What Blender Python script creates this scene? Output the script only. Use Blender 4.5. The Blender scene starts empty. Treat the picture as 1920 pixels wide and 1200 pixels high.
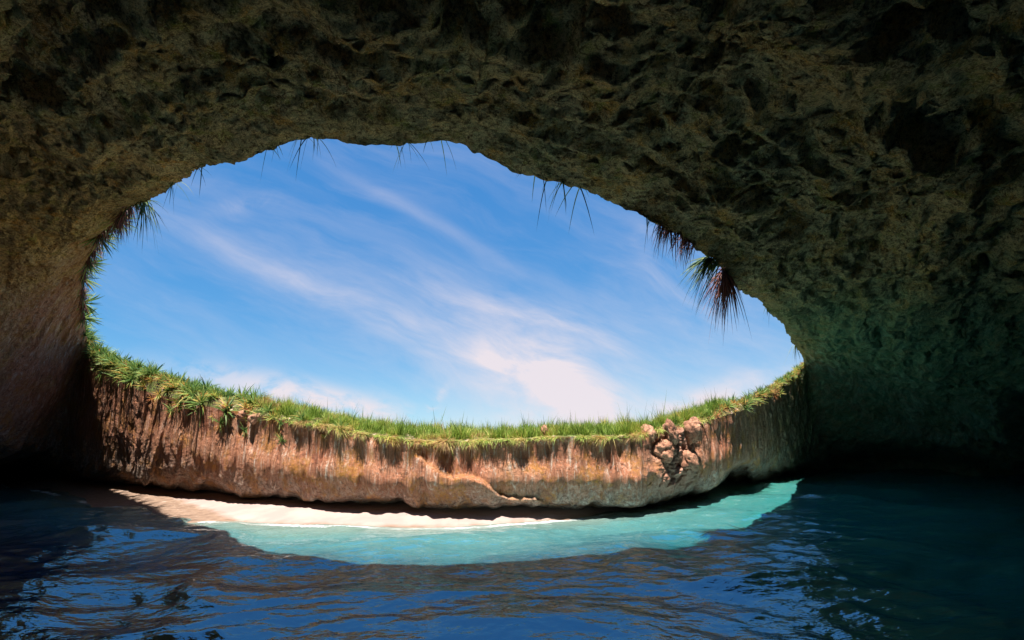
import bpy, math, random
import numpy as np
from mathutils import Vector, Matrix

# ------------------------------------------------------------------ camera, sky, sun, exposure
S = bpy.context.scene
COL = S.collection
H = 4.0                                   # eye height above the water
PITCH = math.atan(200 / 960.0)
ROLL = 0.0125
F = 960.0
fw = Vector((0, math.cos(PITCH), math.sin(PITCH)))
r0 = Vector((1, 0, 0)); u0 = Vector((0, -math.sin(PITCH), math.cos(PITCH)))
RT = r0 * math.cos(ROLL) - u0 * math.sin(ROLL)
UP = r0 * math.sin(ROLL) + u0 * math.cos(ROLL)
cam_d = bpy.data.cameras.new('camera'); cam = bpy.data.objects.new('camera', cam_d); COL.objects.link(cam)
cam_d.sensor_width = 36; cam_d.lens = 18; cam_d.clip_start = 0.05; cam_d.clip_end = 3000
M = Matrix((RT, UP, -fw)).transposed().to_4x4(); M.translation = Vector((0, 0, H))
cam.matrix_world = M
S.camera = cam

SUN_TO = Vector((0.06, 0.27, -1.0)).normalized()     # the way the light travels
sd = bpy.data.lights.new('sun', 'SUN'); sd.energy = 5.0; sd.angle = math.radians(0.53); sd.color = (1.0, 0.94, 0.86)
so = bpy.data.objects.new('sun', sd); COL.objects.link(so)
so.rotation_euler = SUN_TO.to_track_quat('-Z', 'Y').to_euler()
so.location = (0, 20, 60)
SUN_DIR = -SUN_TO
S.view_settings.view_transform = 'Standard'; S.view_settings.look = 'None'
S.view_settings.gamma = 1.0; S.view_settings.exposure = 1.35
S.cycles.max_bounces = 10; S.cycles.diffuse_bounces = 7; S.cycles.glossy_bounces = 4
S.cycles.transmission_bounces = 4; S.cycles.caustics_reflective = True; S.cycles.blur_glossy = 1.0; S.cycles.caustics_refractive = False
S.cycles.sample_clamp_indirect = 6.0

def ray(px, py):
    return fw + RT * ((px - 960) / F) + UP * ((600 - py) / F)
def at_Y(px, py, Y):
    d = ray(px, py); return Vector((0, 0, H)) + d * (Y / d.y)
def at_z(px, py, z=0.0):
    d = ray(px, py); return Vector((0, 0, H)) + d * ((z - H) / d.z)
def uw(px, py):
    d = ray(px, py); return d.x / d.y, d.z / d.y

# ------------------------------------------------------------------ node helper
class NT:
    def __init__(s, tree):
        s.t = tree; s.t.nodes.clear()
    def n(s, kind, props=None, **ins):
        nd = s.t.nodes.new(kind)
        for k, v in (props or {}).items(): setattr(nd, k, v)
        for k, v in ins.items():
            key = k.replace('_', ' ')
            sk = None
            if k.startswith('i') and k[1:].isdigit(): sk = nd.inputs[int(k[1:])]
            else:
                for q in nd.inputs:
                    if q.name == key: sk = q; break
            if sk is None: raise KeyError((kind, key))
            s.put(sk, v)
        return nd
    def put(s, sk, v):
        if isinstance(v, bpy.types.NodeSocket): s.t.links.new(v, sk)
        elif isinstance(v, bpy.types.Node): s.t.links.new(v.outputs[0], sk)
        else:
            if isinstance(v, (tuple, list)) and len(v) == 3 and sk.type == 'RGBA': v = (*v, 1)
            sk.default_value = v
    def m(s, op, a, b=0.0, c=0.0, clamp=False):
        nd = s.t.nodes.new('ShaderNodeMath'); nd.operation = op; nd.use_clamp = clamp
        s.put(nd.inputs[0], a); s.put(nd.inputs[1], b)
        if op in ('MULTIPLY_ADD', 'SMOOTH_MIN', 'SMOOTH_MAX'): s.put(nd.inputs[2], c)
        return nd.outputs[0]
    def mr(s, v, a, b, c=0.0, d=1.0, smooth=False):
        nd = s.t.nodes.new('ShaderNodeMapRange'); nd.clamp = True
        if smooth: nd.interpolation_type = 'SMOOTHSTEP'
        for i, x in enumerate((v, a, b, c, d)): s.put(nd.inputs[i], x)
        return nd.outputs[0]
    def mix(s, f, a, b, blend='MIX'):
        nd = s.t.nodes.new('ShaderNodeMix'); nd.data_type = 'RGBA'; nd.blend_type = blend
        s.put(nd.inputs[0], f); s.put(nd.inputs[6], a); s.put(nd.inputs[7], b)
        return nd.outputs[2]
    def noise(s, vec, scale, detail=6, rough=0.6, dist=0.0):
        return s.n('ShaderNodeTexNoise', Vector=vec, Scale=scale, Detail=detail, Roughness=rough, Distortion=dist).outputs[0]
    def mapping(s, vec, scale=(1, 1, 1), rot=(0, 0, 0), loc=(0, 0, 0)):
        return s.n('ShaderNodeMapping', Vector=vec, Scale=scale, Rotation=rot, Location=loc).outputs[0]
    def attr(s, name):
        return s.n('ShaderNodeAttribute', {'attribute_name': name}).outputs['Fac']

def lin(r, g, b):
    f = lambda c: (c / 255 / 12.92) if c / 255 <= .04045 else ((c / 255 + .055) / 1.055) ** 2.4
    return (f(r), f(g), f(b))

# ------------------------------------------------------------------ sky with cirrus
W = bpy.data.worlds.new("World"); S.world = W; W.use_nodes = True
W.cycles.sampling_method = 'MANUAL'; W.cycles.sample_map_resolution = 512
t = NT(W.node_tree)
sky = t.n('ShaderNodeTexSky', {'sky_type': 'NISHITA', 'sun_disc': False})
sky.sun_elevation = math.asin(SUN_DIR.z); sky.sun_rotation = math.atan2(SUN_DIR.x, SUN_DIR.y)
sky.air_density = 0.7; sky.dust_density = 0.0; sky.ozone_density = 6.0; sky.altitude = 3000
geo = t.n('ShaderNodeTexCoord').outputs['Generated']
sx = t.n('ShaderNodeSeparateXYZ', Vector=geo)
gy = t.m('MAXIMUM', sx.outputs[1], 0.08)
gu = t.m('DIVIDE', sx.outputs[0], gy); gw = t.m('DIVIDE', sx.outputs[2], gy)
front = t.mr(sx.outputs[1], 0.1, 0.3)
uv = t.n('ShaderNodeCombineXYZ', X=gu, Y=gw).outputs[0]
def cl_mask(px, py, ang, a, b, soft=1.0):
    """soft elliptical patch of sky round a direction; a, b half sizes in slope units"""
    cu, cw = uw(px, py); ca, sa = math.cos(ang), math.sin(ang)
    du = t.m('SUBTRACT', gu, cu); dw = t.m('SUBTRACT', gw, cw)
    p = t.m('ADD', t.m('MULTIPLY', du, ca / a), t.m('MULTIPLY', dw, sa / a))
    q = t.m('ADD', t.m('MULTIPLY', du, -sa / b), t.m('MULTIPLY', dw, ca / b))
    r2 = t.m('ADD', t.m('MULTIPLY', p, p), t.m('MULTIPLY', q, q))
    return t.m('EXPONENT', t.m('MULTIPLY', r2, -soft))
st = -0.42                                   # streaks run down to the right
wob = t.n('ShaderNodeTexNoise', Vector=uv, Scale=2.2, Detail=3.0).outputs['Color']
uvw = t.n('ShaderNodeVectorMath', {'operation': 'MULTIPLY_ADD'}, i0=wob, i1=(0.16, 0.16, 0), i2=uv).outputs[0]
def stretched(rot, sc, loc): return t.mapping(t.mapping(uvw, (1, 1, 1), (0, 0, rot)), sc, (0, 0, 0), loc)
streak = t.noise(stretched(.42, (1.1, 7, 1), (0, 0, 0)), 1.7, 9, 0.60, 0.2)
streak2 = t.noise(stretched(.34, (3.0, 13, 1), (3, 1, 0)), 1.5, 10, 0.66, 0.3)
fluff = t.noise(stretched(.5, (2.6, 6.5, 1), (7, 2, 0)), 2.4, 10, 0.62, 0.5)
puff = t.noise(stretched(.1, (4, 7, 1), (1, 5, 0)), 2.6, 9, 0.6, 0.3)
def add(*v):
    r = v[0]
    for x in v[1:]: r = t.m('ADD', r, x)
    return r
mul = lambda a, b: t.m('MULTIPLY', a, b)
s_rng = t.mr(streak2, 0.30, 0.72); f_rng = t.mr(fluff, 0.36, 0.68); p_rng = t.mr(puff, 0.40, 0.60)
m_core = cl_mask(1010, 725, -0.55, 0.17, 0.075, 1.0)
m_core2 = cl_mask(1090, 735, -0.8, 0.10, 0.04, 1.0)
m_glow = cl_mask(1000, 700, -0.35, 0.34, 0.13, 0.9)
m_band = cl_mask(640, 560, -0.42, 0.36, 0.030, 1.0)
m_band2 = cl_mask(1010, 600, -0.30, 0.22, 0.035, 1.0)
m_wide = cl_mask(800, 590, -0.38, 0.62, 0.11, 0.9)
m_thin = cl_mask(775, 395, -0.52, 0.19, 0.016, 1.0)
m_wisp = cl_mask(455, 385, 0.15, 0.07, 0.022, 1.0)
m_left = cl_mask(590, 748, -0.22, 0.24, 0.028, 1.0)
m_hook = cl_mask(815, 755, 0.9, 0.035, 0.010, 1.0)
m_right = cl_mask(1330, 755, 0.30, 0.16, 0.035, 1.0)
m_ur = cl_mask(1300, 530, -0.5, 0.20, 0.12, 0.9)
low = t.mr(gw, 0.26, 0.0)
lowr = mul(low, t.mr(gu, -0.05, 0.5, 0.35, 1.0))
cloud = add(mul(t.mr(streak, 0.40, 0.80), 0.15), mul(t.mr(streak2, 0.50, 0.85), 0.10),
            mul(mul(m_core, t.mr(fluff, 0.25, 0.60, 0.35, 0.9)), t.mr(streak2, .3, .6, .6, 1.0)), mul(mul(m_core2, f_rng), 0.5), mul(m_glow, t.mr(fluff, .3, .65, .04, .30)),
            mul(mul(m_band, t.mr(streak, 0.30, 0.65)), 0.33), mul(mul(m_band2, t.mr(streak2, 0.30, 0.65)), 0.36),
            mul(mul(m_wide, t.mr(streak, 0.36, 0.70)), 0.16), mul(mul(m_thin, t.mr(fluff, 0.2, 0.6, 0.35, 1.0)), 0.20),
            mul(mul(m_wisp, f_rng), 0.25), mul(m_left, t.mr(puff, .38, .56, .15, 1.0)), mul(mul(m_hook, p_rng), .7), mul(m_right, t.mr(puff, .35, .6, .2, .75)),
            mul(mul(m_ur, f_rng), 0.26), mul(lowr, 0.22))
cloud = t.m('MULTIPLY', t.m('MINIMUM', cloud, 0.95), front)
cl_col = t.n('ShaderNodeRGB'); cl_col.outputs[0].default_value = (5.7, 5.15, 5.45, 1)
sc_ = t.n('ShaderNodeSeparateColor', Color=sky.outputs[0])      # grade of the clear sky, channel by channel
chan = [t.m('MULTIPLY', t.m('POWER', t.m('MAXIMUM', sc_.outputs[i], 1e-4), g), k) for i, (g, k) in enumerate(((.83, .79), (.55, 1.83), (.28, 3.52)))]
skycol = t.n('ShaderNodeCombineColor', Red=chan[0], Green=chan[1], Blue=chan[2]).outputs[0]
bg = t.n('ShaderNodeBackground', Color=t.mix(cloud, skycol, cl_col.outputs[0]), Strength=0.060)
t.n('ShaderNodeOutputWorld', Surface=bg)

# ------------------------------------------------------------------ numpy noise
rng = np.random.default_rng(7)
PERM = rng.permutation(256); PERM = np.concatenate([PERM, PERM, PERM])
GR = rng.normal(size=(256, 3)); GR /= np.linalg.norm(GR, axis=1)[:, None]
def perlin(P):
    I = np.floor(P).astype(int); f = P - I; I &= 255
    u = f * f * f * (f * (f * 6 - 15) + 10)
    out = np.zeros(len(P))
    for a in (0, 1):
        for b in (0, 1):
            for c in (0, 1):
                h = PERM[PERM[PERM[I[:, 0] + a] + I[:, 1] + b] + I[:, 2] + c]
                g = GR[h]
                d = (g * (f - np.array([a, b, c]))).sum(1)
                w = (u[:, 0] if a else 1 - u[:, 0]) * (u[:, 1] if b else 1 - u[:, 1]) * (u[:, 2] if c else 1 - u[:, 2])
                out += w * d
    return out * 1.5
def fbm(P, o=4, g=0.5, ridged=False):
    r = np.zeros(len(P)); a = 1.0
    for i in range(o):
        n = perlin(P * (2.03 ** i) + i * 17.3)
        r += a * ((0.5 - np.abs(n)) * 1.6 if ridged else n); a *= g
    return r
def sst(x, a, b):
    x = np.clip((x - a) / (b - a), 0, 1); return x * x * (3 - 2 * x)

# ------------------------------------------------------------------ object helpers
def tag(o, label=None, cat=None, group=None, kind=None):
    if label: o['label'] = label
    if cat: o['category'] = cat
    if group: o['group'] = group
    if kind: o['kind'] = kind
    return o
def mesh_obj(name, V, Fc, mat, parent=None, smooth=True, attrs=None, mats=None):
    me = bpy.data.meshes.new(name)
    V = np.asarray(V, dtype=np.float32)
    if isinstance(Fc, np.ndarray):
        me.vertices.add(len(V)); me.vertices.foreach_set('co', V.ravel())
        k = Fc.shape[1]
        me.loops.add(Fc.size); me.loops.foreach_set('vertex_index', Fc.ravel().astype(np.int32))
        me.polygons.add(len(Fc)); me.polygons.foreach_set('loop_start', np.arange(0, Fc.size, k, dtype=np.int32))
        me.update(calc_edges=True); me.validate()
    else:
        me.from_pydata(V.tolist(), [], Fc); me.update()
    if smooth: me.polygons.foreach_set('use_smooth', np.ones(len(me.polygons), dtype=bool))
    for k, v in (attrs or {}).items():
        a = me.attributes.new(k, 'FLOAT', 'POINT'); a.data.foreach_set('value', np.asarray(v, dtype=np.float32))
    if mat is not None: me.materials.append(mat)
    o = bpy.data.objects.new(name, me); COL.objects.link(o)
    if parent: o.parent = parent
    return o
def grid_faces(nu, nv, closed):
    """nu columns, nv rows, vertex index = v*nu+u"""
    u = np.arange(nu if closed else nu - 1); v = np.arange(nv - 1)
    U, Vv = np.meshgrid(u, v); U2 = (U + 1) % nu
    return np.stack([Vv * nu + U, Vv * nu + U2, (Vv + 1) * nu + U2, (Vv + 1) * nu + U], -1).reshape(-1, 4)

# ------------------------------------------------------------------ the rim of the crater and the foot of the rock
# per control point: rim pixel and depth, foot (pixel,z) or plan position, roofness, rise of the ground behind the rim
def P2(px, py, z=0.0, back=0.0):
    p = at_z(px, py, z); d = Vector((p.x, p.y)).normalized() * back
    return (p.x + d.x, p.y + d.y)
CP = [
 (158, 600, 35.0, (-47, 39), .08, 2.0),
 (156, 520, 31.5, (-47, 31), .13, 2.0),
 (180, 455, 28.0, (-46, 24), .26, 2.0),
 (222, 407, 24.0, (-45, 16), .52, 2.2),
 (290, 368, 20.5, (-45, 10), .82, 2.4),
 (345, 330, 19.6, (-43, 8), 1., 2.5),
 (400, 308, 17.0, (-38, 3), 1., 2.5),
 (465, 291, 16.0, (-33, -2), 1., 2.5),
 (530, 268, 15.5, (-28, -6), 1., 2.5),
 (600, 262, 15.1, (-22, -10), 1., 2.5),
 (680, 268, 15.0, (-16, -12), 1., 2.5),
 (770, 272, 14.9, (-8, -14), 1., 2.5),
 (850, 268, 14.9, (0, -14), 1., 2.5),
 (905, 285, 15.0, (6, -14), 1., 2.5),
 (960, 316, 15.2, (12, -13), 1., 2.5),
 (1030, 340, 15.5, (18, -11), 1., 2.5),
 (1100, 356, 16.0, (24, -9), 1., 2.5),
 (1150, 384, 16.8, (30, -5), 1., 2.5),
 (1220, 414, 16.8, (37, 0), 1., 2.5),
 (1275, 446, 17.6, (40, 5), 1., 2.5),
 (1330, 490, 19.4, (41, 12), 1., 2.4),
 (1385, 532, 21.8, (41, 19), .85, 2.2),
 (1432, 572, 25.0, (40, 26), .62, 2.0),
 (1466, 612, 29.0, (38.5, 33), .45, 1.8),
 (1494, 650, 36.0, (36, 39), .32, 1.6),
 (1508, 680, 39.0, P2(1650, 882, 0, .5), .22, 1.4),
 (1500, 702, 38.5, P2(1575, 880, 0, 1), .15, 1.3),
 (1455, 736, 34.5, P2(1490, 890, 0, 2), .10, 1.2),
 (1400, 765, 30.5, P2(1405, 905, 0, 2), .04, 1.0),
 (1335, 784, 28.0, P2(1325, 922, 0, 1.8), 0., .9),
 (1272, 798, 26.0, P2(1255, 938, 0, 1.8), 0., .6),
 (1225, 808, 24.8, P2(1205, 950, 0, 1.8), 0., .35),
 (1180, 817, 23.9, P2(1150, 958, 0.05, 1.8), 0., .3),
 (1110, 820, 23.6, P2(1090, 960, .12, 2.4), 0., .3),
 (1040, 822, 23.4, P2(1020, 960, .2, 2.4), 0., .3),
 (960, 826, 23.4, P2(950, 957, .28, 2.4), 0., .3),
 (880, 829, 23.5, P2(880, 954, .35, 2.4), 0., .3),
 (800, 827, 23.8, P2(800, 950, .42, 2.3), 0., .4),
 (700, 814, 24.4, P2(700, 938, .52, 1.8), 0., .5),
 (620, 797, 24.8, P2(615, 932, .58, 2.0), 0., .6),
 (540, 788, 25.8, P2(530, 930, .6, 2.0), 0., .8),
 (455, 772, 27.0, P2(440, 924, .62, 2.0), 0., 1.1),
 (380, 762, 28.2, P2(340, 912, .7, 2.2), .03, 1.5),
 (300, 742, 30.2, P2(235, 898, .8, 2.5), .07, 1.9),
 (235, 720, 32.5, P2(125, 882, .9, 2.5), .08, 2.0),
 (190, 690, 35.5, P2(30, 868, 1.1, 2), .12, 2.0),
 (166, 645, 37.5, (-47.5, 46.5), .12, 2.0),
]
ctrl = []
for (px, py, Y, B, w, rise) in CP:
    if py < 640 and px > 300: Y *= .91
    p = at_Y(px, py, Y); ctrl.append([p.x, p.y, p.z, B[0], B[1], w, rise])
ctrl = np.array(ctrl)
nC = len(ctrl)
seg = np.linalg.norm(np.roll(ctrl[:, :3], -1, 0) - ctrl[:, :3], axis=1)
cum = np.concatenate([[0], np.cumsum(seg)])
PER = cum[-1]
def rim_eval(q):
    """q in [0, PER): Catmull-Rom through the control rows"""
    q = np.mod(q, PER); i = np.clip(np.searchsorted(cum, q, side='right') - 1, 0, nC - 1)
    f = ((q - cum[i]) / seg[i])[:, None]
    a, b, c, d = ctrl[(i - 1) % nC], ctrl[i], ctrl[(i + 1) % nC], ctrl[(i + 2) % nC]
    r = 0.5 * (2 * b + (c - a) * f + (2 * a - 5 * b + 4 * c - d) * f * f + (3 * b - a - 3 * c + d) * f ** 3)
    lo = np.minimum(b, c)
    r[:, 5:] = (b + (c - b) * f)[:, 5:]
    return r
def q_of_px(px, far=True):
    """rim parameter of the control stretch whose rim pixel has this x (far side or near side)"""
    rngs = range(25, nC) if far else range(0, 25)
    for i in rngs:
        a, b = CP[i][0], CP[(i + 1) % nC][0]
        if (a - px) * (b - px) <= 0 and a != b: return cum[i] + seg[i] * (px - a) / (b - a)
    return cum[25]

def displace(P, amp=1.0, wall=0.0):
    """rock relief as a function of place alone, so that neighbouring sheets stay joined"""
    D = np.zeros_like(P)
    A1 = 0.60 * (1 - 0.70 * wall); A2 = 0.24 * (1 - 0.58 * wall); A3 = 0.12 * (1 - .70 * wall)
    w_ = np.zeros(len(P)) + wall
    P = P * np.column_stack([np.ones(len(P)), np.ones(len(P)), 1 - .65 * w_])
    for k in range(3):
        off = np.array([13.1, 5.7, 9.3]) * (k + 1)
        D[:, k] += A1 * perlin(P * 0.22 + off) * 1.2
        D[:, k] += A2 * fbm(P * 0.75 + off, 3, .55)
        D[:, k] += A3 * fbm(P * 3.1 + off, 3, .6)
    return D * (amp if np.isscalar(amp) else amp[:, None])

# ---- rock shell: rows from the rim out to the foot
def shell_rows(q, s):
    """q (n,), s scalar rows -> positions (n,3) + wallness"""
    E = rim_eval(q); R = E[:, :3]; B = E[:, 3:5]; w = E[:, 5]
    zb = -0.7
    # roof profile: superellipse; wall profile: near-vertical face with an undercut foot
    ph = s * math.pi / 2
    gr = math.sin(ph) ** 1.15; zr = math.cos(ph) ** 0.62
    qp = np.column_stack([q * .30, q * 0 + .5, q * 0 + .5]); dl = .09 * perlin(qp) + .05 * perlin(qp * 4.1 + 3)
    gw = 0.10 * s + 0.90 * sst(s + dl, .60, .92) ** 1.15
    zw = 1 - s ** 0.98
    L = np.linalg.norm(B - R[:, :2], axis=1); lf = sst(L, 4.5, 13)
    left = B[:, 0] < -20
    gl = np.where(left, .14 * min(s / .72, 1) + .86 * sst(s + dl, .72, .95), .50 * min(s / .75, 1) + .50 * sst(s + dl, .75, .97))
    gw = gw * (1 - lf) + gl * lf
    g = w * gr + (1 - w) * gw
    zf = w * zr + (1 - w) * zw
    z = zb + (R[:, 2] - zb) * zf + w * np.minimum(L * .06, 2.2) * math.sin(min(1, s * 1.15) * math.pi)
    XY = R[:, :2] + (B - R[:, :2]) * g[:, None]
    # belly of the cliff face leans out a little over the beach
    dirv = (B - R[:, :2]) / np.maximum(L, .1)[:, None]
    XY = XY - dirv * (0.45 * (1 - w) * math.exp(-((s - .42) / .17) ** 2))[:, None]
    return np.column_stack([XY, z]), w

NU, NV = 1700, 330
q = np.linspace(0, PER, NU, endpoint=False)
rowsS = np.linspace(0, 1, NV) ** 1.18
allP, allW, allS = [], [], []
for s in rowsS:
    P, w = shell_rows(q, float(s)); allP.append(P); allW.append(1 - w); allS.append(np.full(NU, s))
P = np.concatenate(allP); wall = np.concatenate(allW); sS = np.concatenate(allS); qA = np.tile(q, NV)
# outcrop of knobbly rock on the right of the far wall
q_out = q_of_px(1262); dq = (qA - q_out)
outc = np.exp(-(dq / 1.9) ** 2) * (1 - sst(sS, .52, .80)) * sst(sS, 0, .06)
# shallow caves at the water's foot (right of the outcrop)
q_cv = q_of_px(1375); cave = np.exp(-((qA - q_cv) / 1.5) ** 2) * sst(sS, .52, .66)
q_cv2 = q_of_px(1185); cave2 = np.exp(-((qA - q_cv2) / 1.2) ** 2) * sst(sS, .74, .8)
P0 = P.copy()
D = displace(P, .48 + .52 * sst(sS, 0, .10), wall)
_E = rim_eval(qA); rho = np.hypot(P0[:, 0] - _E[:, 0], P0[:, 1] - _E[:, 1])
lay = fbm(np.column_stack([qA * .13, rho * .75, P0[:, 2] * .3]) + 61, 5, .62) * (1 - wall) * sst(sS, 0, .06)
brk = fbm(P0 * .33 + 90, 2, .5)
P = P + D
# outward (away from the open middle) direction in plan
ctr = np.array([-2.0, 19.0])
E = rim_eval(qA); od = E[:, 3:5] - E[:, :2]; od /= np.maximum(np.linalg.norm(od, axis=1), .1)[:, None]
bill = fbm(P0 * 1.25 + 40, 4, .6)
P[:, :2] -= od * (outc * (0.30 + .50 * bill))[:, None]
P[:, :2] += od * (cave * 3.0 + cave2 * 1.5)[:, None]
# vertical flutes and an oblique ledge on the far wall
flute = fbm(np.column_stack([qA * 1.5, P0[:, 2] * .16, np.zeros(len(qA))]) + 3, 4, .55)
P[:, :2] += od * (flute * .30 * (wall ** 2) * (1 - outc) * sst(sS, 0, .1))[:, None]
q_a, q_b = q_of_px(780), q_of_px(1010)
tt = (qA - q_b) / (q_a - q_b)
ledge_s = .18 + .50 * (1 - tt) + .04 * np.sin(qA * 2.2)
inl = sst(tt, -.35, 0) * (1 - sst(tt, 1.0, 1.06))
below = sst(sS, -.02 + ledge_s, ledge_s + .03) * (1 - sst(sS, ledge_s + .12, ledge_s + .4))
P[:, :2] -= od * (0.40 * inl * below)[:, None]
# deep notch eroded along the foot
foot = wall * sst(sS, .70, .95)
P[:, :2] += od * (foot * (.4 + .8 * perlin(np.column_stack([qA * .5, qA * 0, qA * 0]) + .3)))[:, None]
# low dark tunnel mouth in the right side of the cave
q_t = q_of_px(1440, False)
tun = np.exp(-((qA - q_t) / 5.5) ** 4)
arch = tun * sst(sS + .10 * ((qA - q_t) / 5.5) ** 2 * -1, .58, .64)
P[:, :2] += od * (arch * 22)[:, None]
# pits in the roof
pit = fbm(P0 * .5 + 77, 3, .5)
pitm = sst(pit, .33, .52) * sst(sS, .03, .12)
nrm = np.column_stack([od * .35, np.ones(len(od)) * .9])
P += nrm * ((lay * .28) * (1 + brk))[:, None]
tv = fbm(np.column_stack([qA * .045, rho * .30, np.zeros(len(qA))]) + 5, 4, .5) * 3.2; tf = tv - np.floor(tv)
P += nrm * ((np.floor(tv) + sst(tf, .78, 1.0)) * .24 * (1 - wall) * sst(sS, .01, .08))[:, None]
P += nrm * (pitm * (1 - wall ** .5) * .8)[:, None]
led_attr = inl * np.exp(-((sS - ledge_s) / .035) ** 2)

# ------------------------------------------------------------------ rock material
def rock_material():
    m = bpy.data.materials.new('cave_rock'); m.use_nodes = True; t = NT(m.node_tree)
    pos = t.n('ShaderNodeNewGeometry').outputs['Position']
    wl = t.attr('wall'); oc = t.attr('outcrop'); ft = t.attr('foot'); al_bounce = t.attr('algae_bounce'); lg = t.attr('ledge')
    n1 = t.noise(pos, 0.5, 5, .6); n2 = t.noise(pos, 1.9, 8, .68, .6); n3 = t.noise(pos, 7.0, 8, .7, .3); n4 = t.noise(pos, 26.0, 4, .65)
    sep = t.n('ShaderNodeSeparateXYZ', Vector=pos)
    # roof: brown-grey tuff with ochre and green growth, fibrous clumps
    ruv = t.n('ShaderNodeCombineXYZ', X=t.m('MULTIPLY', t.attr('ru'), .42), Y=t.m('MULTIPLY', t.attr('rv'), 1.5), Z=t.m('MULTIPLY', sep.outputs[2], .6)).outputs[0]
    warp = t.n('ShaderNodeVectorMath', {'operation': 'MULTIPLY_ADD'}, i0=t.n('ShaderNodeTexNoise', Vector=pos, Scale=.5, Detail=3.0).outputs['Color'], i1=(1.6, 2.6, .6), i2=ruv).outputs[0]
    fib = t.noise(warp, 1.5, 9, .70, .5)
    fib2 = t.noise(t.mapping(warp, (1.0, 2.6, 1), loc=(5, 2, 0)), 3.2, 7, .70, .3)
    c = t.mix(t.mr(n2, .38, .62), lin(204, 178, 142), lin(232, 216, 184))
    c = t.mix(t.mr(n1, .42, .60), c, lin(206, 202, 170))
    c = t.mix(t.mr(t.noise(pos, 1.1, 7, .7), .50, .62), c, lin(214, 164, 84))
    c = t.mix(t.m('MULTIPLY', t.mr(t.noise(t.mapping(pos, loc=(9, 3, 1)), 1.5, 7, .7), .53, .63), .85), c, lin(150, 156, 76))
    c = t.mix(t.mr(fib, .50, .66), c, lin(224, 200, 156)); c = t.mix(t.mr(fib2, .46, .34, 0, .8), c, lin(124, 102, 66)); c = t.mix(t.mr(fib2, .56, .70, 0, .7), c, lin(232, 214, 178))
    c = t.mix(t.mr(n3, .53, .38), c, lin(108, 88, 60)); c = t.mix(t.mr(n4, .54, .64, 0, .7), c, lin(236, 220, 184))
    c = t.mix(t.m('MULTIPLY', al_bounce, t.mr(n2, .3, .6, .45, .95)), c, t.mix(t.mr(n3, .4, .6), lin(70, 138, 104), lin(146, 196, 158)))  # algae and green light bounced off the water, both mixed into the colour
    moss = t.m('MULTIPLY', t.mr(t.noise(t.mapping(pos, loc=(2, 8, 4)), .42, 6, .68, .5), .60, .66), t.mr(n3, .62, .45, .35, .95))
    c = t.mix(moss, c, lin(64, 56, 30))
    c = t.mix(1.0, c, (1.16, 1.0, .72), 'MULTIPLY')
    # wall: red-brown with pale and dark vertical runs
    vs = t.mapping(pos, (4.2, 4.2, .30)); run = t.noise(vs, 1.0, 8, .66, .25)
    vs2 = t.mapping(pos, (9, 9, .5), loc=(4, 4, 4)); run2 = t.noise(vs2, 1.0, 6, .65, .2)
    b = t.mix(t.mr(run, .36, .60), lin(142, 84, 62), lin(194, 130, 98))
    b = t.mix(t.mr(n1, .40, .62), b, lin(182, 128, 98))
    b = t.mix(t.m('MULTIPLY', t.mr(run, .55, .66), t.mr(n2, .40, .55)), b, lin(206, 184, 166))
    b = t.mix(t.m('MULTIPLY', t.mr(run2, .56, .66), .75), b, lin(200, 180, 164))
    b = t.mix(t.m('MULTIPLY', t.mr(run2, .46, .36), .75), b, lin(84, 58, 46))
    gr = t.mix(t.mr(n3, .4, .6), lin(96, 82, 74), lin(196, 178, 162))
    b = t.mix(t.m('MULTIPLY', ft, t.mr(n2, .36, .56, .35, 1)), b, gr)
    och = t.m('MULTIPLY', t.mr(t.noise(pos, .8, 7, .7), .50, .60), t.mr(n3, .38, .55))
    b = t.mix(t.m('MULTIPLY', och, .8), b, lin(176, 120, 52))
    b = t.mix(t.m('MULTIPLY', t.m('MULTIPLY', lg, t.mr(n3, .4, .6)), .45), b, lin(178, 122, 44))
    b = t.mix(oc, b, t.mix(t.mr(n2, .35, .62), lin(138, 94, 76), lin(190, 148, 126)))
    c = t.mix(t.mr(t.m('ADD', wl, t.m('MULTIPLY', t.m('SUBTRACT', n1, .5), .7)), .52, .88), c, b)
    c = t.mix(t.m('MULTIPLY', al_bounce, t.mr(n2, .3, .6, .35, .85)), c, t.mix(t.mr(fib, .4, .62), lin(62, 128, 96), lin(150, 196, 158)))  # same algae and painted water bounce, carried over the wall colour
    c = t.mix(t.mr(n4, .5, .35, 0, .5), c, lin(70, 58, 44))
    vor = t.n('ShaderNodeTexVoronoi', {'feature': 'SMOOTH_F1'}, Vector=t.n('ShaderNodeVectorMath', {'operation': 'MULTIPLY_ADD'}, i0=t.n('ShaderNodeTexNoise', Vector=pos, Scale=2.0, Detail=5.0).outputs['Color'], i1=(.8, .8, .8), i2=pos).outputs[0], Scale=2.6).outputs[0]
    hgt = add2(t, (n2, .50), (n3, .42), (n4, .16), (vor, .10), (fib, .45), (fib2, .30))
    hgt = t.m('ADD', hgt, t.m('MULTIPLY', t.m('MULTIPLY', wl, t.m('ADD', run, t.m('MULTIPLY', run2, .6))), .75))
    bp = t.n('ShaderNodeBump', Height=hgt, Strength=1.0, Distance=t.mr(wl, .4, .9, .45, .19))
    bs = t.n('ShaderNodeBsdfPrincipled', Base_Color=c, Roughness=.92, Specular_IOR_Level=.25, Normal=bp)
    t.n('ShaderNodeOutputMaterial', Surface=bs)
    return m
def add2(t, *ps):
    r = None
    for a, k in ps:
        x = t.m('MULTIPLY', a, k); r = x if r is None else t.m('ADD', r, x)
    return r
MAT_ROCK = rock_material()
algae_bounce = sst(P[:, 0] / np.maximum(P[:, 1], 5), .40, .66) * (1 - sst(P[:, 2], 7.5, 13)) * sst(P[:, 1], 15, 28)  # low right rock: mask for algae plus painted bounce light from the water
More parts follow.
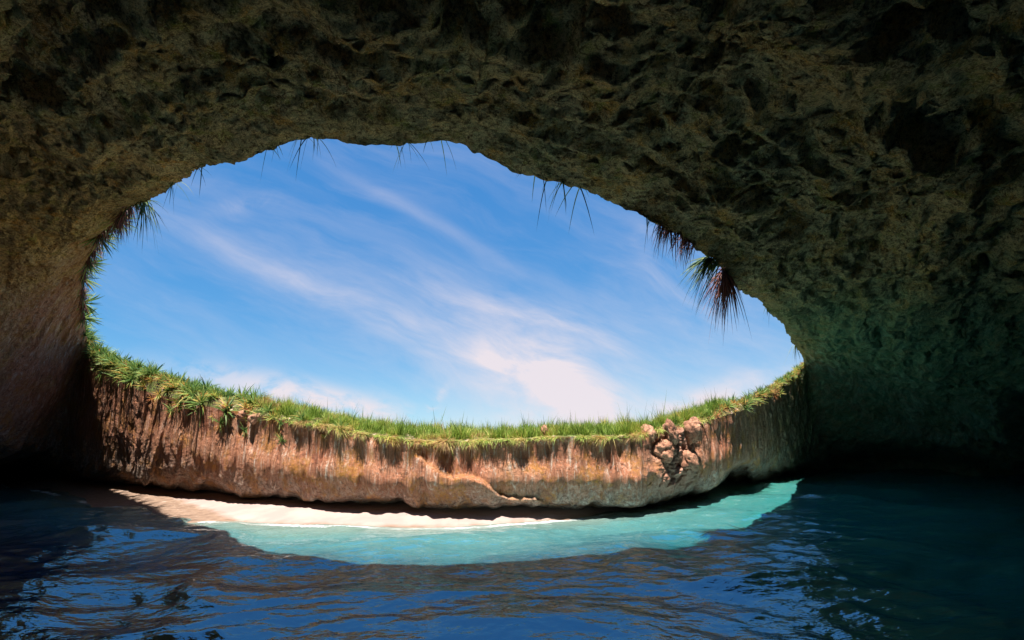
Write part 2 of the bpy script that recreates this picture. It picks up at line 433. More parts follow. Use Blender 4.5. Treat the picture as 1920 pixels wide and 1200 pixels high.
# one shell is split at its natural edge: the overhanging cave roof and the crater's far cliff
Fq = grid_faces(NU, NV, True)
rock = mesh_obj('cliff', P, Fq, MAT_ROCK, attrs={'wall': wall, 'ru': qA, 'rv': rho, 'outcrop': outc, 'foot': sst(sS, .42, .72) * wall, 'algae_bounce': algae_bounce, 'ledge': led_attr})
tag(rock, 'brown rock of the sea cave with its overhanging roof and the reddish wall round the opening', 'cliff', kind='structure')

# ------------------------------------------------------------------ ground on top, rising behind the rim
ND = 46
dists = np.concatenate([np.linspace(0, 5, 30), np.geomspace(5.6, 220, ND - 30)])
def ground_pts(qv, d, disp=True):
    E = rim_eval(qv); R = E[:, :3]; od = E[:, 3:5] - E[:, :2]; od /= np.maximum(np.linalg.norm(od, axis=1), .1)[:, None]
    # away from the hole's middle, blended with the outward direction
    c2 = R[:, :2] - ctr; c2 /= np.linalg.norm(c2, axis=1)[:, None]
    od = od + c2; od /= np.linalg.norm(od, axis=1)[:, None]
    dd = d if not np.isscalar(d) else np.full(len(qv), d)
    z = R[:, 2] + E[:, 6] * (1 - np.exp(-dd / 1.5)) + E[:, 5] * 3.0 * sst(dd, 1.0, 12)
    z = z - sst(dd, 8, 60) * 2.0 * (1 - E[:, 5])
    Pp = np.column_stack([R[:, :2] + od * dd[:, None], z])
    if disp:
        Dd = displace(Pp, .48, 1 - E[:, 5]); Dd[:, 2] *= 1 - .5 * sst(dd, 0, 1.5)
        Pp = Pp + Dd
    return Pp
GU = 850
qg = np.linspace(0, PER, NU, endpoint=False)
G = np.concatenate([ground_pts(qg, float(d)) for d in dists])
def ground_material():
    m = bpy.data.materials.new('soil'); m.use_nodes = True; t = NT(m.node_tree)
    pos = t.n('ShaderNodeNewGeometry').outputs['Position']
    n1 = t.noise(pos, 1.3, 7, .65); n2 = t.noise(pos, 8, 6, .65)
    c = t.mix(t.mr(n1, .4, .6), lin(112, 96, 52), lin(98, 112, 44)); c = t.mix(t.mr(n2, .55, .4), c, lin(60, 50, 32))
    c = t.mix(t.mr(t.noise(pos, 2.2, 6, .6), .58, .66), c, lin(196, 168, 146))
    bp = t.n('ShaderNodeBump', Height=t.m('ADD', n1, n2), Strength=.9, Distance=.15)
    bs = t.n('ShaderNodeBsdfPrincipled', Base_Color=c, Roughness=.95, Normal=bp)
    t.n('ShaderNodeOutputMaterial', Surface=bs); return m
g_o = mesh_obj('ground', G, grid_faces(NU, len(dists), True)[:, ::-1].copy(), ground_material())
tag(g_o, 'grassy ground on top of the rock round the opening', 'ground', kind='structure')

# ------------------------------------------------------------------ shoreline
SHP = [(-260, 862), (-120, 885), (0, 906), (100, 925), (200, 944), (300, 962), (400, 974), (470, 980), (560, 983), (650, 985), (740, 987), (830, 987), (920, 984), (1000, 978), (1060, 972), (1110, 967), (1160, 962), (1190, 959)]
shore = np.array([[at_z(a, b).x, at_z(a, b).y] for a, b in SHP])
e0 = shore[-1]; shore = np.vstack([shore, e0 + [3, 5], e0 + [6, 14], e0 + [8, 30], e0 + [10, 60]])
first = shore[0]; shore = np.vstack([first + [-60, 15], shore])
baseline = np.array([P2(a, b) for a, b in SHP[1:] + [(1200, 955), (1260, 938), (1325, 922), (1405, 905), (1490, 888), (1590, 868), (1690, 852)]])
def shore_dist(X, Y):
    """signed distance to the waterline, positive on the beach side"""
    best = np.full(len(X), 1e9); sg = np.zeros(len(X))
    for i in range(len(shore) - 1):
        a, b = shore[i], shore[i + 1]; ab = b - a; L2 = (ab ** 2).sum()
        tt = np.clip(((X - a[0]) * ab[0] + (Y - a[1]) * ab[1]) / L2, 0, 1)
        dx = X - (a[0] + tt * ab[0]); dy = Y - (a[1] + tt * ab[1]); d = np.hypot(dx, dy)
        cr = ab[0] * (Y - a[1]) - ab[1] * (X - a[0])
        m = d < best - 1e-9; best[m] = d[m]; sg[m] = np.sign(cr[m])
    return best * sg
def poly_dist(X, Y, poly):
    best = np.full(len(X), 1e9)
    for a, b in zip(poly[:-1], poly[1:]):
        ab = b - a; tt = np.clip(((X - a[0]) * ab[0] + (Y - a[1]) * ab[1]) / (ab ** 2).sum(), 0, 1)
        best = np.minimum(best, np.hypot(X - a[0] - tt * ab[0], Y - a[1] - tt * ab[1]))
    return best
# beach
bx = np.linspace(-75, 10, 900); by = np.linspace(14, 70, 560)
BX, BY = np.meshgrid(bx, by); sdist = shore_dist(BX.ravel(), BY.ravel())
p2 = np.column_stack([BX.ravel(), BY.ravel(), np.zeros(BX.size)])
wob_ = perlin(p2 * .25) * .8 + perlin(p2 * .9 + 5) * .22
sl = np.where(sdist > 0, .15 + .10 * sst(BX.ravel(), -6, 0), .16)
zb = (sdist + wob_ * .25) * sl
zb = np.where(zb > .62, .62 + (zb - .62) * .45, zb); zb = np.clip(zb, -1.5, 2.2)
zb += (perlin(p2 * 2.6) * .022 + perlin(p2 * 6) * .012) * sst(sdist, .8, 2.5)
# footprints and hollows in the dry sand
zb -= .05 * sst(fbm(p2 * 1.9 + 31, 2), .30, .6) * sst(sdist, 1.5, 3)
def sand_material():
    m = bpy.data.materials.new('sand'); m.use_nodes = True; t = NT(m.node_tree)
    pos = t.n('ShaderNodeNewGeometry').outputs['Position']; sd = t.attr('shore')
    n1 = t.noise(pos, .7, 6, .6); n2 = t.noise(pos, 14, 6, .7); n3 = t.noise(t.mapping(pos, (1, 3, 1)), 2.4, 5, .6)
    e = t.m('ADD', sd, t.m('MULTIPLY', t.m('SUBTRACT', n1, .5), 1.3))
    left = t.mr(t.n('ShaderNodeSeparateXYZ', Vector=pos).outputs[0], -11.5, -20)
    width = t.m('MULTIPLY_ADD', left, 2.2, .30)
    wet = t.mr(e, width, t.m('SUBTRACT', width, .45))
    dry = t.mix(t.mr(n1, .4, .65), lin(150, 130, 124), lin(164, 144, 136))
    dry = t.mix(t.mr(n2, .58, .75, 0, .35), dry, lin(150, 116, 100))
    c = t.mix(wet, dry, t.mix(t.mr(n3, .4, .6), lin(118, 96, 82), lin(146, 122, 104)))
    fl = t.m('MULTIPLY', t.mr(t.noise(t.mapping(pos, (1.2, 5, 1), (0, 0, .5)), 2.2, 8, .7), .60, .66), t.m('MULTIPLY', wet, left))
    c = t.mix(fl, c, lin(226, 212, 200))
    deb = t.m('MULTIPLY', t.mr(t.noise(pos, 4.5, 6, .75), .665, .70), t.mr(sd, 2.0, 3.0))
    c = t.mix(deb, c, lin(90, 66, 52))
    bp = t.n('ShaderNodeBump', Height=t.m('ADD', t.m('MULTIPLY', n2, .3), n3), Strength=.5, Distance=.04)
    bs = t.n('ShaderNodeBsdfPrincipled', Base_Color=c, Roughness=t.mr(wet, 0, 1, .95, .45), Specular_IOR_Level=.3, Normal=bp)
    t.n('ShaderNodeOutputMaterial', Surface=bs); return m
beach = mesh_obj('beach', np.column_stack([BX.ravel(), BY.ravel(), zb]), grid_faces(len(bx), len(by), False), sand_material(), attrs={'shore': sdist})
tag(beach, 'pale pink sand beach at the foot of the wall', 'beach', kind='structure')
def sand_z(x, y):
    i = np.clip(np.searchsorted(bx, x), 0, len(bx) - 1); j = np.clip(np.searchsorted(by, y), 0, len(by) - 1)
    return float(zb[j * len(bx) + i])

# ------------------------------------------------------------------ water
na, nr = 1100, 620
az = np.concatenate([np.linspace(-56, 56, na - 60), np.linspace(56, 304, 62)[1:-1]]) * math.pi / 180
rr = np.concatenate([[0.0], np.geomspace(3.0, 34, nr - 121), np.geomspace(34, 200, 121)[1:]]); nr = len(rr)
A_, R_ = np.meshgrid(az, rr); X = (R_ * np.sin(A_)).ravel(); Y = (R_ * np.cos(A_)).ravel()
r_ = random.Random(5)
Z = np.zeros(len(X)); DX = np.zeros(len(X)); DY = np.zeros(len(X))
sdw = shore_dist(X, Y)
pw = np.column_stack([X, Y, np.zeros(len(X))])
warpx = X + 1.1 * perlin(pw * .22 + 3); warpy = Y + 1.1 * perlin(pw * .22 + 9)
gust = 0.75 + .5 * fbm(pw * .09 + 21, 2)
for i in range(64):
    lam = 0.55 * (9.0 / 0.55) ** (r_.random() ** 1.15)
    th = math.pi / 2 + r_.gauss(-.12, .62)
    k = 2 * math.pi / lam; a = 0.0046 * lam ** 1.12 * (.5 + r_.random())
    ph = k * (math.cos(th) * warpx + math.sin(th) * warpy) + r_.random() * 6.28
    Z += a * np.sin(ph); c_ = a * .8 * np.cos(ph); DX += c_ * math.cos(th); DY += c_ * math.sin(th)
shal = 1 - .70 * sst(sdw, -3, .3)
Z *= gust * shal
# finer irregular chop
pw2 = np.column_stack([X, Y * 1.6, np.zeros(len(X))])
Z += (0.022 * fbm(pw2 * .8 + 50, 3, .5) + .012 * fbm(pw2 * 1.7 + 60, 2, .5, True)) * shal * gust
# small breaker rolling on to the sand at the left
Z += .16 * np.exp(-((sdw + .55) / .28) ** 2) * sst(perlin(pw * .55 + 12), -.05, .35) * sst(-X, 5, 9) * (1 - sst(-X, 17, 22))
WV = np.column_stack([X + DX * shal * gust, Y + DY * shal * gust, Z])
shal2 = poly_dist(X, Y, baseline)
foam_b = np.exp(-((sdw + .35) / .30) ** 2)
def water_material():
    m = bpy.data.materials.new('sea_water'); m.use_nodes = True; t = NT(m.node_tree)
    pos = t.n('ShaderNodeNewGeometry').outputs['Position']; sd = t.attr('shore'); fb = t.attr('foamline')
    n1 = t.noise(t.mapping(pos, (1, 2.2, 1)), .45, 6, .65, .6); n2 = t.noise(t.mapping(pos, (1, 2.6, 1)), 1.6, 8, .72, .8)
    n3 = t.noise(t.mapping(pos, (1, 2.0, 1)), 5.0, 6, .7, .4)
    sh = t.m('ADD', t.attr('shallow'), t.m('MULTIPLY', t.m('SUBTRACT', n1, .5), 3.2))
    e = t.m('ADD', sd, t.m('MULTIPLY', t.m('SUBTRACT', n1, .5), 1.6))
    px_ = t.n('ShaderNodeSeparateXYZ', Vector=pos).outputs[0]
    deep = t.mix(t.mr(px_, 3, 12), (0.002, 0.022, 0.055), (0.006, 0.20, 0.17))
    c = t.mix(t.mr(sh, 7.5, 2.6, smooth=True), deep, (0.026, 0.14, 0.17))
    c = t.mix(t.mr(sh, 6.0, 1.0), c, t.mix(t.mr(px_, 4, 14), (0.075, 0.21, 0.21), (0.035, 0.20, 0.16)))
    c = t.mix(t.mr(e, -2.2, .1), c, (0.20, 0.24, 0.20))
    c = t.mix(t.m('MULTIPLY', t.mr(n2, .50, .64), t.mr(sh, 7, 2, 0, .55)), c, (0.10, .17, .13))
    milky = t.m('MULTIPLY', t.mr(n2, .46, .30), t.mr(sh, 8, 3, 0, .55))
    c = t.mix(milky, c, (0.19, 0.30, 0.28))
    fm = t.m('MULTIPLY', t.mr(t.m('ADD', fb, t.m('MULTIPLY', t.m('SUBTRACT', n3, .5), 1.6)), .62, .80), t.m('MULTIPLY', t.mr(n2, .35, .55), t.mr(t.noise(pos, .28, 3, .5), .44, .56)))
    spk = t.m('MULTIPLY', t.mr(n3, .66, .72), t.mr(sh, 7, 3, 0, .8))
    spk = t.m('MULTIPLY', spk, t.mr(n1, .45, .6))
    fm = t.m('MAXIMUM', fm, spk)
    c = t.mix(fm, c, (.86, .88, .88))
    w1 = t.noise(t.mapping(pos, (1, 1.5, 1)), 1.5, 3, .5, .3); w2 = t.noise(t.mapping(pos, (1, 1.7, 1)), 4.2, 3, .5, .2); w3 = t.noise(pos, 11, 2, .5)
    hg = add2(t, (w1, .062), (w2, .016), (w3, .0014), (fm, .02))
    bp = t.n('ShaderNodeBump', Height=hg, Strength=1.0, Distance=1.0)
    bs = t.n('ShaderNodeBsdfPrincipled', Base_Color=c, Roughness=t.mr(fm, 0, 1, .03, .6), IOR=3.8, Specular_Tint=(.56, .90, 1.0, 1), Normal=bp)
    t.n('ShaderNodeOutputMaterial', Surface=bs); return m
wf = grid_faces(len(az), nr, True)
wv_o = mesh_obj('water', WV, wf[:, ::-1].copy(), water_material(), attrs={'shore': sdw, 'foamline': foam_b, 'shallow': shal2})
tag(wv_o, 'rippled sea water, dark blue in the cave and turquoise in the sun', 'water', kind='structure')

# ------------------------------------------------------------------ leaves and grass
def leaf_material(name, cols, rough=.55, trans=.35):
    m = bpy.data.materials.new(name); m.use_nodes = True; t = NT(m.node_tree)
    pos = t.n('ShaderNodeNewGeometry').outputs['Position']; tint = t.attr('tint')
    cr = t.n('ShaderNodeValToRGB', Fac=tint); el = cr.color_ramp.elements
    while len(el) < len(cols): el.new(.5)
    for i, (p, c) in enumerate(cols): el[i].position = p; el[i].color = (*lin(*c), 1)
    big = t.noise(pos, .8, 3, .5)
    c = t.mix(t.mr(big, .42, .68, 0, .45), cr.outputs[0], t.mix(1.0, cr.outputs[0], (1.2, .95, .65), 'MULTIPLY'))
    bs = t.n('ShaderNodeBsdfPrincipled', Base_Color=c, Roughness=rough, Specular_IOR_Level=.3)
    tr = t.n('ShaderNodeBsdfTranslucent', Color=c)
    mx = t.n('ShaderNodeMixShader', i0=trans, i1=bs, i2=tr)
    t.n('ShaderNodeOutputMaterial', Surface=mx); return m
M_GRASS = leaf_material('grass', [(0, (92, 116, 44)), (.3, (142, 172, 74)), (.6, (182, 196, 100)), (.8, (204, 184, 118)), (1, (176, 140, 96))])
M_AGAVE = leaf_material('agave_leaf', [(0, (66, 98, 56)), (.35, (116, 148, 76)), (.62, (176, 178, 92)), (.82, (196, 142, 80)), (1, (160, 98, 74))])
M_DARK = leaf_material('hanging_leaf', [(0, (42, 66, 44)), (.5, (96, 122, 74)), (1, (170, 176, 120))], trans=.25)
M_DRY = leaf_material('dry_leaf', [(0, (62, 36, 34)), (.5, (112, 66, 58)), (1, (168, 120, 96))], trans=.2)

def blades(base, dirs, length, width, droop, tint, nseg=3, pull=(0, 0, -1)):
    """tapered ribbons; arrays (n,...)"""
    n = len(base); dirs = dirs / np.linalg.norm(dirs, axis=1)[:, None]
    side = np.cross(dirs, np.tile(np.array([[0.0, 0, 1.0]]), (n, 1)) + .01 * rng.normal(size=(n, 3)))
    side /= np.maximum(np.linalg.norm(side, axis=1), 1e-3)[:, None]
    # turn each ribbon a little about its axis
    oth = np.cross(side, dirs); a = rng.uniform(-.9, .9, n)[:, None]; side = side * np.cos(a) + oth * np.sin(a)
    Vs = []; g = np.array(pull)
    for k in range(nseg + 1):
        f = k / nseg
        c = base + dirs * (length * f)[:, None] + g * (length * droop * f * f)[:, None]
        wd = width * (1 - f) ** .7 * (.7 + .3 * min(1, f * 4))
        if k < nseg: Vs += [c - side * wd[:, None] / 2, c + side * wd[:, None] / 2]
        else: Vs += [c]
    m = 2 * nseg + 1
    V = np.stack(Vs, 1).reshape(-1, 3); b = (np.arange(n) * m)[:, None]
    fs = []
    for k in range(nseg - 1): fs.append(np.hstack([b + 2 * k, b + 2 * k + 1, b + 2 * k + 3, b + 2 * k + 2]))
    k = nseg - 1
    tri = np.hstack([b + 2 * k, b + 2 * k + 1, b + 2 * k + 2])
    quads = np.concatenate(fs) if fs else np.zeros((0, 4), int)
    faces = quads.tolist() + tri.tolist()
    return V, faces, np.repeat(tint, m)

# --- grass sward on the middle of the rim: nobody could count it
def grass_field():
    n = 95000
    qa, qb = q_of_px(1330), q_of_px(500)
    qq = rng.uniform(qa, qb, n); d = rng.uniform(-.12, 1, n) ; d = np.sign(d) * np.abs(d) ** 1.3 * 4.6
    P = ground_pts(qq, np.maximum(d, 0.0))
    n1 = fbm(P * .9 + 11, 3); keep = n1 + rng.normal(size=n) * .2 > -.38 * np.ones(n) + .35 * (d < .25)
    P, d, n1 = P[keep], d[keep], n1[keep]; n = len(P)
    clump = fbm(P * 2.1 + 70, 2)
    L = (.24 + .22 * rng.random(n)) * (1 + 1.9 * np.clip(clump, -.42, .8))
    low = d < .35
    toward = ctr - P[:, :2]; toward /= np.linalg.norm(toward, axis=1)[:, None]
    dirs = np.column_stack([rng.normal(0, .33, n), rng.normal(0, .33, n), np.ones(n)])
    dirs[:, :2] += toward * np.where(low, .55, .1)[:, None]
    dirs[low, 2] *= .1
    P[:, 2] -= .03
    wd = .020 + .022 * rng.random(n); dr = np.where(low, .8, .25) * rng.random(n)
    tint = np.clip(.34 + .75 * n1 + .20 * rng.normal(size=n) + np.where(low, .34 * (clump > -.1), 0), 0, 1)
    tall = rng.random(n) < .02; L[tall] *= 1.8; tint[tall] = .02
    V, Fc, T = blades(P, dirs, L, wd, dr, tint, 2)
    o = mesh_obj('grass', V, Fc, M_GRASS, attrs={'tint': T}, smooth=False)
    tag(o, 'short bright green grass growing along the top of the far wall', 'grass', kind='stuff')
grass_field()

# --- spiky rosettes on both shoulders of the rim
def rosette_mesh(seed, n=34, base_tint=.3, R=.72):
    g = np.random.default_rng(seed)
    az = g.uniform(0, 6.283, n); el = g.uniform(.05, 1.35, n)
    dirs = np.column_stack([np.cos(az) * np.cos(el), np.sin(az) * np.cos(el), np.sin(el)])
    L = R * g.uniform(.65, 1.15, n)
    tint = np.clip(base_tint + g.normal(0, .14, n) + (.18 * (el < .4)), 0, 1)
    V, Fc, T = blades(dirs * .03, dirs, L, np.full(n, .058) * g.uniform(.7, 1.2, n), g.uniform(.1, .45, n), tint, 3)
    me = bpy.data.meshes.new('spiky_plant'); me.from_pydata(V.tolist(), [], Fc)
    a = me.attributes.new('tint', 'FLOAT', 'POINT'); a.data.foreach_set('value', T.astype(np.float32))
    me.materials.append(M_AGAVE); me.update(); return me
ROS_G = [rosette_mesh(s, 46, .16 + .07 * (s % 3), .80) for s in range(5)]
ROS_Y = [rosette_mesh(20 + s, 32, .52 + .07 * (s % 3), .55) for s in range(4)]
ROS_R = [rosette_mesh(40 + s, 30, .76 + .06 * (s % 3), .5) for s in range(4)]
def rosettes(qa, qb, n, dmax, label, group, mix, seed, zmax=1.0, smin=.65, smax=1.25):
    g = random.Random(seed)
    qq = np.array([g.uniform(qa, qb) for _ in range(n)]); dd = np.array([g.random() ** .8 * dmax for _ in range(n)])
    P = ground_pts(qq, dd); E = rim_eval(qq)
    for i in range(n):
        r = g.random(); me = g.choice(ROS_G if r < mix[0] else ROS_Y if r < mix[1] else ROS_R)
        o = bpy.data.objects.new('spiky_plant', me); COL.objects.link(o)
        v = Vector(P[i])
        o.location = v - Vector((0, 0, .04))
        tw = Vector((ctr[0] - v.x, ctr[1] - v.y, 0)).normalized()
        k = max(0, 1 - dd[i] / 1.2) * .9
        nrm = (Vector((0, 0, 1)) + tw * k + Vector((g.gauss(0, .15), g.gauss(0, .15), 0))).normalized()
        o.rotation_mode = 'QUATERNION'
        from mathutils import Quaternion
        o.rotation_quaternion = nrm.to_track_quat('Z', 'Y') @ Quaternion((0, 0, 1), g.uniform(0, 6.28))
        s = g.uniform(smin, smax); o.scale = (s, s, s)
        tag(o, label, 'plant', group)

def where(px, dd):
    a = 'at the lip of the rock face' if dd < .75 else 'on the crest against the sky' if dd > 2.0 else 'halfway up the slope'
    return a
def rosettes2(qa, qb, n, dmax, side, group, mix, seed, smin=.65, smax=1.25, stuff=False, mode='thing', drape=.35):
    g = random.Random(seed)
    qq = np.array([g.uniform(qa, qb) for _ in range(n)]); dd = np.array([g.random() ** .8 * dmax for _ in range(n)])
    P = ground_pts(qq, dd); VV, FF, TT, off = [], [], [], 0
    mid = .5 * (qa + qb)
    for i in range(n):
        r = g.random(); kind = 0 if r < mix[0] else 1 if r < mix[1] else 2
        me = g.choice((ROS_G, ROS_Y, ROS_R)[kind]); v = Vector(P[i]) - Vector((0, 0, .04))
        tw = Vector((ctr[0] - v.x, ctr[1] - v.y, 0)).normalized(); k = max(0, 1 - dd[i] / 1.2) * .9
        if dd[i] < .75 and g.random() < .7:                # some cling to the face just below the lip
            v += tw * (dd[i] + .12) - Vector((0, 0, g.random() ** 1.4 * drape)); k = 1.8
        nrm = (Vector((0, 0, 1)) + tw * k + Vector((g.gauss(0, .15), g.gauss(0, .15), 0))).normalized()
        rot = nrm.to_track_quat('Z', 'Y') @ Quaternion((0, 0, 1), g.uniform(0, 6.28)); s = g.uniform(smin, smax)
        if mode == 'thing':
            o = bpy.data.objects.new('spiky_plant', me); COL.objects.link(o)
            o.location = v; o.rotation_mode = 'QUATERNION'; o.rotation_quaternion = rot; o.scale = (s, s, s)
            near = ' near the grass' if abs(qq[i] - q_grass[side]) < abs(qa - qb) / 2 else ' near the roof'
            tag(o, ('green', 'yellowish', 'orange')[kind] + ' spiky plant ' + where(0, dd[i]) + ', ' + side + near, 'plant', group)
        else:
            Mx = Matrix.LocRotScale(v, rot, Vector((s, s, s))); a = np.empty(len(me.vertices) * 3, dtype=np.float32); me.vertices.foreach_get('co', a)
            a = a.reshape(-1, 3) @ np.array(Mx.to_3x3()).T + np.array(v); VV.append(a)
            tt = np.empty(len(me.vertices), dtype=np.float32); me.attributes['tint'].data.foreach_get('value', tt); TT.append(tt)
            FF += [[w + off for w in p.vertices] for p in me.polygons]; off += len(a)
    if mode != 'thing':
        o = mesh_obj('undergrowth', np.concatenate(VV), FF, M_AGAVE, attrs={'tint': np.concatenate(TT)}, smooth=False)
        tag(o, stuff, 'undergrowth', kind='stuff')
from mathutils import Quaternion
q_grass = {'left rim': q_of_px(470), 'right rim': q_of_px(1290)}
rosettes2(q_of_px(520), PER - .3, 165, 3.0, 'left rim', 'spiky plants along the left rim', (.52, .84), 3, smin=.75, smax=1.6, drape=1.0)
rosettes2(q_of_px(1500), q_of_px(1290), 85, 2.6, 'right rim', 'spiky plants along the right rim', (.34, .68), 6, smin=.55, smax=1.05)
rosettes2(q_of_px(640), PER - .3, 230, 3.4, 'l', '', (.42, .78), 13, smin=.5, smax=.9, stuff='small spiky plants filling the gaps between the rosettes on the left rim', mode='stuff', drape=1.1)
rosettes2(q_of_px(1500), q_of_px(1250), 150, 3.0, 'r', '', (.34, .65), 16, smin=.45, smax=.8, stuff='small orange and green spiky plants filling the gaps on the right rim', mode='stuff')

# --- plants that hang from the edge of the roof
def rim_pt(q_):
    q_ = np.atleast_1d(q_); Pp, w = shell_rows(q_, 0.0); return (Pp + displace(Pp, .48, 1 - w))
def hang_leaves(name, qc, spread, n, length, width, droop, mat, seed, out=.5, lo=0, hi=1, parent=None, up=.05, nseg=5, dx=0.0, loc=None):
    g = np.random.default_rng(seed)
    qs = qc + g.uniform(-spread, spread, n); b = rim_pt(qs); b[:, 2] += up + g.uniform(-.05, .08, n)
    to = ctr - b[:, :2]; to /= np.linalg.norm(to, axis=1)[:, None]
    b[:, :2] -= to * .06
    dirs = np.column_stack([to * out + g.normal(0, .30, (n, 2)), g.normal(-.35, .35, n)])
    dirs[:, 0] += dx
    L = length * g.uniform(.35, 1.1, n)
    V, Fc, T = blades(b, dirs, L, width * g.uniform(.6, 1.2, n), np.abs(droop * g.uniform(.5, 1.2, n)), g.uniform(lo, hi, n), nseg)
    if parent is not None: V = V - np.array(parent.location)
    return mesh_obj(name, V, Fc, mat, parent=parent, attrs={'tint': T}, smooth=False)
def qn(px): return q_of_px(px, False)
HANG = [  # px, spread m, n, length, width, droop, out, dx, label
 (1040, .70, 18, .95, .040, .9, .30, 0., 'fan of long dark strap leaves hanging under the roof edge, right of centre'),
 (815, .35, 6, .95, .034, 1.0, .2, .1, 'few long thin dark leaves hanging from the roof edge at the top of the opening'),
 (757, .28, 9, .75, .032, .9, .2, -.15, 'small tuft of thin leaves at the top of the opening, beside a few longer leaves'),
 (585, .5, 12, .8, .034, .9, .3, -.35, 'sparse slanting leaves at the left end of the roof edge top'),
 (515, .35, 8, .55, .030, .9, .3, -.35, 'short faint leaves on the sloping roof edge, left of the slanting tuft'),
 (385, .35, 9, .65, .038, .9, .3, -.2, 'short dark tuft on the left slope of the roof edge'),
 (325, .35, 10, .8, .04, .9, .3, -.1, 'narrow dark tuft just above the large left hanging plant'),
 (975, .25, 6, .30, .016, .9, .3, -.2, 'tiny wisp of leaves left of the large dark leaf fan'),
 (1215, .30, 10, .60, .040, 1.1, .2, 0., 'small dark shaggy clump above the reddish beard of dry leaves'),
 (1492, .6, 18, 1.0, .035, 1.0, .3, -.1, 'pale green tuft hanging where the roof edge meets the right rim'),
 (1440, .8, 12, .45, .035, 1.0, .2, 0., 'short dark stubble of leaves on the lower right roof edge'),
]
for i, (px, sp_, n, L, wd, dr, out, dx, lab) in enumerate(HANG):
    o = hang_leaves('hanging_plant', qn(px), sp_, n, L, wd, dr, M_DARK, 100 + i, out=out, dx=dx, lo=.0, hi=.45 if px < 1480 else 1.0)
    tag(o, lab, 'plant', 'plants hanging from the roof edge')
def root_at(name, px, label):
    e = bpy.data.objects.new(name, None); COL.objects.link(e); p = rim_pt(qn(px))[0]; e.location = Vector(p); e.empty_display_size = .3
    bpy.context.view_layer.update()
    tag(e, label, 'plant', 'plants hanging from the roof edge'); return e
big = root_at('hanging_plant', 1345, 'largest hanging plant, green rosette and long dry brown leaves on the right roof edge')
hang_leaves('green_leaves', qn(1328), .35, 110, 1.35, .075, .55, M_DARK, 201, out=.25, dx=-.55, parent=big, up=-.08, lo=.1, hi=1.0)
hang_leaves('dry_leaves', qn(1358), .75, 220, 1.35, .06, 1.0, M_DRY, 202, out=.2, dx=-.1, parent=big, up=.0)
b2 = root_at('hanging_plant', 1280, 'reddish beard of dry leaves clinging to the roof edge above the largest plant')
hang_leaves('dry_leaves', qn(1275), 1.15, 190, .62, .05, 1.0, M_DRY, 203, out=.3, dx=-.1, parent=b2)
b3 = root_at('hanging_plant', 250, 'large dark hanging plant with long thin leaves on the left roof edge')
hang_leaves('green_leaves', qn(265), 1.0, 60, 1.5, .06, 1.0, M_DARK, 204, out=.35, dx=.1, parent=b3, lo=0, hi=.6)
hang_leaves('dry_leaves', qn(235), 1.2, 170, .9, .06, 1.0, M_DRY, 205, out=.3, parent=b3)
o = hang_leaves('hanging_plant', (cum[0] + cum[3]) / 2 + .5, (cum[3] - cum[0]) / 2, 620, .85, .055, .9, M_DRY, 206, out=.6, lo=0, hi=.8)
tag(o, 'dark curtain of dry leaves down the steep left edge behind the green rosettes', 'plant', 'plants hanging from the roof edge')
# spiky rosettes fringing the left edge, between the hanging plant and the sunlit slope
gg = random.Random(9); side_names = ['topmost', 'second', 'third', 'fourth', 'fifth', 'sixth', 'seventh', 'eighth', 'ninth', 'tenth', 'eleventh', 'lowest']
for i in range(12):
    qv = cum[3] - (cum[3] - cum[0]) * (i + .3) / 11.5; v = Vector(rim_pt(qv)[0]) + Vector((gg.uniform(-.2, .1), 0, gg.uniform(-.1, .3)))
    o = bpy.data.objects.new('spiky_plant', gg.choice(ROS_G)); COL.objects.link(o); o.location = v
    nrm = Vector((1, -.25, gg.uniform(-.3, .6))).normalized(); o.rotation_mode = 'QUATERNION'
    o.rotation_quaternion = nrm.to_track_quat('Z', 'Y') @ Quaternion((0, 0, 1), gg.uniform(0, 6.28)); s_ = gg.uniform(1.3, 2.0); o.scale = (s_,) * 3
    tag(o, side_names[i] + ' green spiky rosette sticking out of the steep left edge of the opening', 'plant', 'rosettes on the steep left edge')

# ------------------------------------------------------------------ loose rocks
def rock_mesh(seed, sub=4, rough=.35, sq=(1, 1, 1)):
    import bmesh
    bm = bmesh.new(); bmesh.ops.create_icosphere(bm, subdivisions=sub, radius=1.0)
    V = np.array([v.co[:] for v in bm.verts]); off = seed * 7.7
    n = fbm(V * .9 + off, 3, .5); bl = fbm(V * 1.8 + off, 3, .5, True)
    V = V * (1 + rough * n + rough * .55 * (bl - .4))[:, None] * np.array(sq)
    for v, c in zip(bm.verts, V): v.co = c
    me = bpy.data.meshes.new('rock'); bm.to_mesh(me); bm.free()
    me.polygons.foreach_set('use_smooth', np.ones(len(me.polygons), dtype=bool)); me.update(); return me
def stone_material(name, a, b, dark):
    m = bpy.data.materials.new(name); m.use_nodes = True; t = NT(m.node_tree)
    pos = t.n('ShaderNodeNewGeometry').outputs['Position']
    n1 = t.noise(pos, 1.7, 7, .65); n2 = t.noise(pos, 7, 7, .7); n3 = t.noise(pos, 24, 4, .6)
    c = t.mix(t.mr(n1, .38, .62), a, b); c = t.mix(t.mr(n2, .50, .36), c, dark)
    bp = t.n('ShaderNodeBump', Height=add2(t, (n1, .6), (n2, .5), (n3, .12)), Strength=1.0, Distance=.22)
    bs = t.n('ShaderNodeBsdfPrincipled', Base_Color=c, Roughness=.9, Normal=bp)
    t.n('ShaderNodeOutputMaterial', Surface=bs); return m
M_PINK = stone_material('pink_rock', lin(146, 98, 74), lin(196, 146, 116), lin(96, 64, 48))
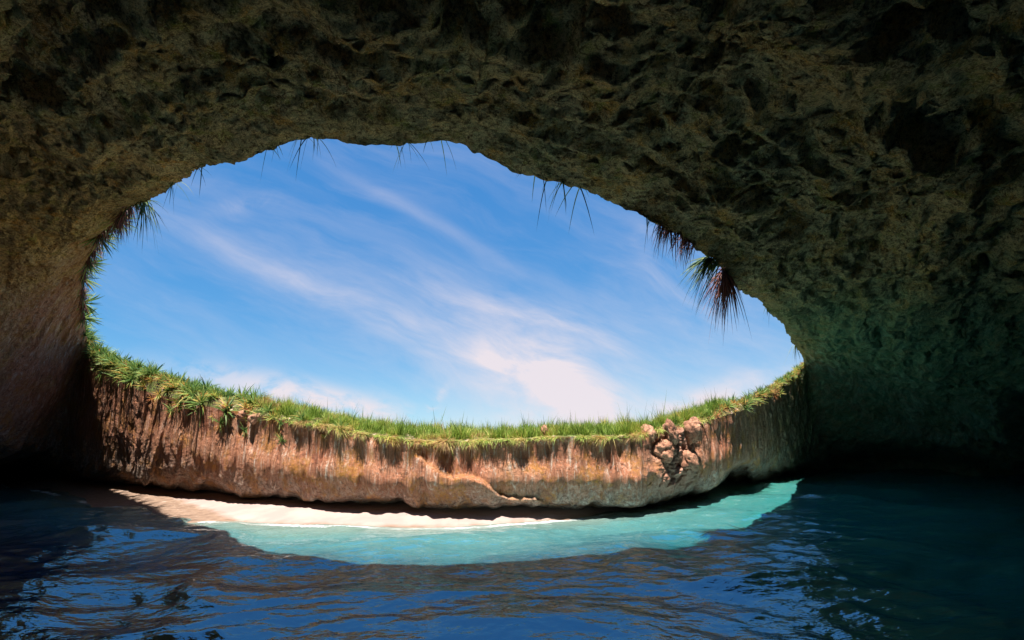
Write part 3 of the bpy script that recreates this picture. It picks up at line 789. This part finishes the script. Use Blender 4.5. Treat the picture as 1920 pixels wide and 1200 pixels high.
M_DROCK = stone_material('dark_rock', lin(70, 62, 50), lin(104, 92, 62), lin(34, 28, 22))
def put_rock(px, py, Y, size, seed, sq, mat, label, group, z=None):
    Y += .22
    me = rock_mesh(seed, 4, .42, sq); me.materials.append(mat); o = bpy.data.objects.new('rock', me); COL.objects.link(o)
    p = at_Y(px, py, Y) if z is None else at_z(px, py, z); o.location = p; o.scale = (size,) * 3; o.rotation_euler = (seed * .7, seed * 1.3, seed * 2.1)
    tag(o, label, 'rock', group); return o
PK = [(1300, 806, 25.9, .42, (1.3, 1, .6), 'pink sunlit boulder at the top of the knobbly outcrop, right end'),
      (1258, 812, 25.0, .48, (1.4, 1, .6), 'broad pink boulder in the middle of the outcrop top'),
      (1216, 812, 24.5, .32, (1.2, 1, .7), 'small pale boulder at the left end of the outcrop under the grass'),
      (1246, 846, 24.7, .45, (1, 1, .9), 'rounded pink boulder bulging from the middle of the outcrop'),
      (1290, 866, 25.6, .40, (1, 1, 1.1), 'lower brown boulder of the outcrop above the dark waterline'),
      (1022, 808, 23.7, .16, (1.3, 1, .7), 'small pale rock sticking out of the grass on the far wall'),
      (482, 786, 26.6, .30, (.9, 1, 1.1), 'pale cracked block at the lip of the left wall under the plants'),
      (456, 780, 27.0, .26, (.9, 1, 1.1), 'brown block left of the pale cracked block on the wall lip')]
for i, (px, py, Y, sz, sq, lab) in enumerate(PK): put_rock(px, py, Y, sz, i + 1, sq, M_PINK, lab, 'rocks along the top of the wall')
DK = [(402, 918, .55, .42, 'dark mossy rock at the foot of the left wall, largest of a row on sand'),
      (436, 920, .5, .30, 'dark rock right of the largest mossy rock on the sand'),
      (468, 924, .5, .24, 'small dark rock at the right end of the row on the sand'),
      (372, 914, .55, .22, 'small dark rock left of the largest mossy rock on the sand'),
      (285, 903, .7, .30, 'low dark rock in the shade at the wall foot, left of the row')]
for i, (px, py, z, sz, lab) in enumerate(DK): put_rock(px, py, 0, sz, 30 + i, (1.3, 1, .7), M_DROCK, lab, 'dark rocks on the sand', z=z)
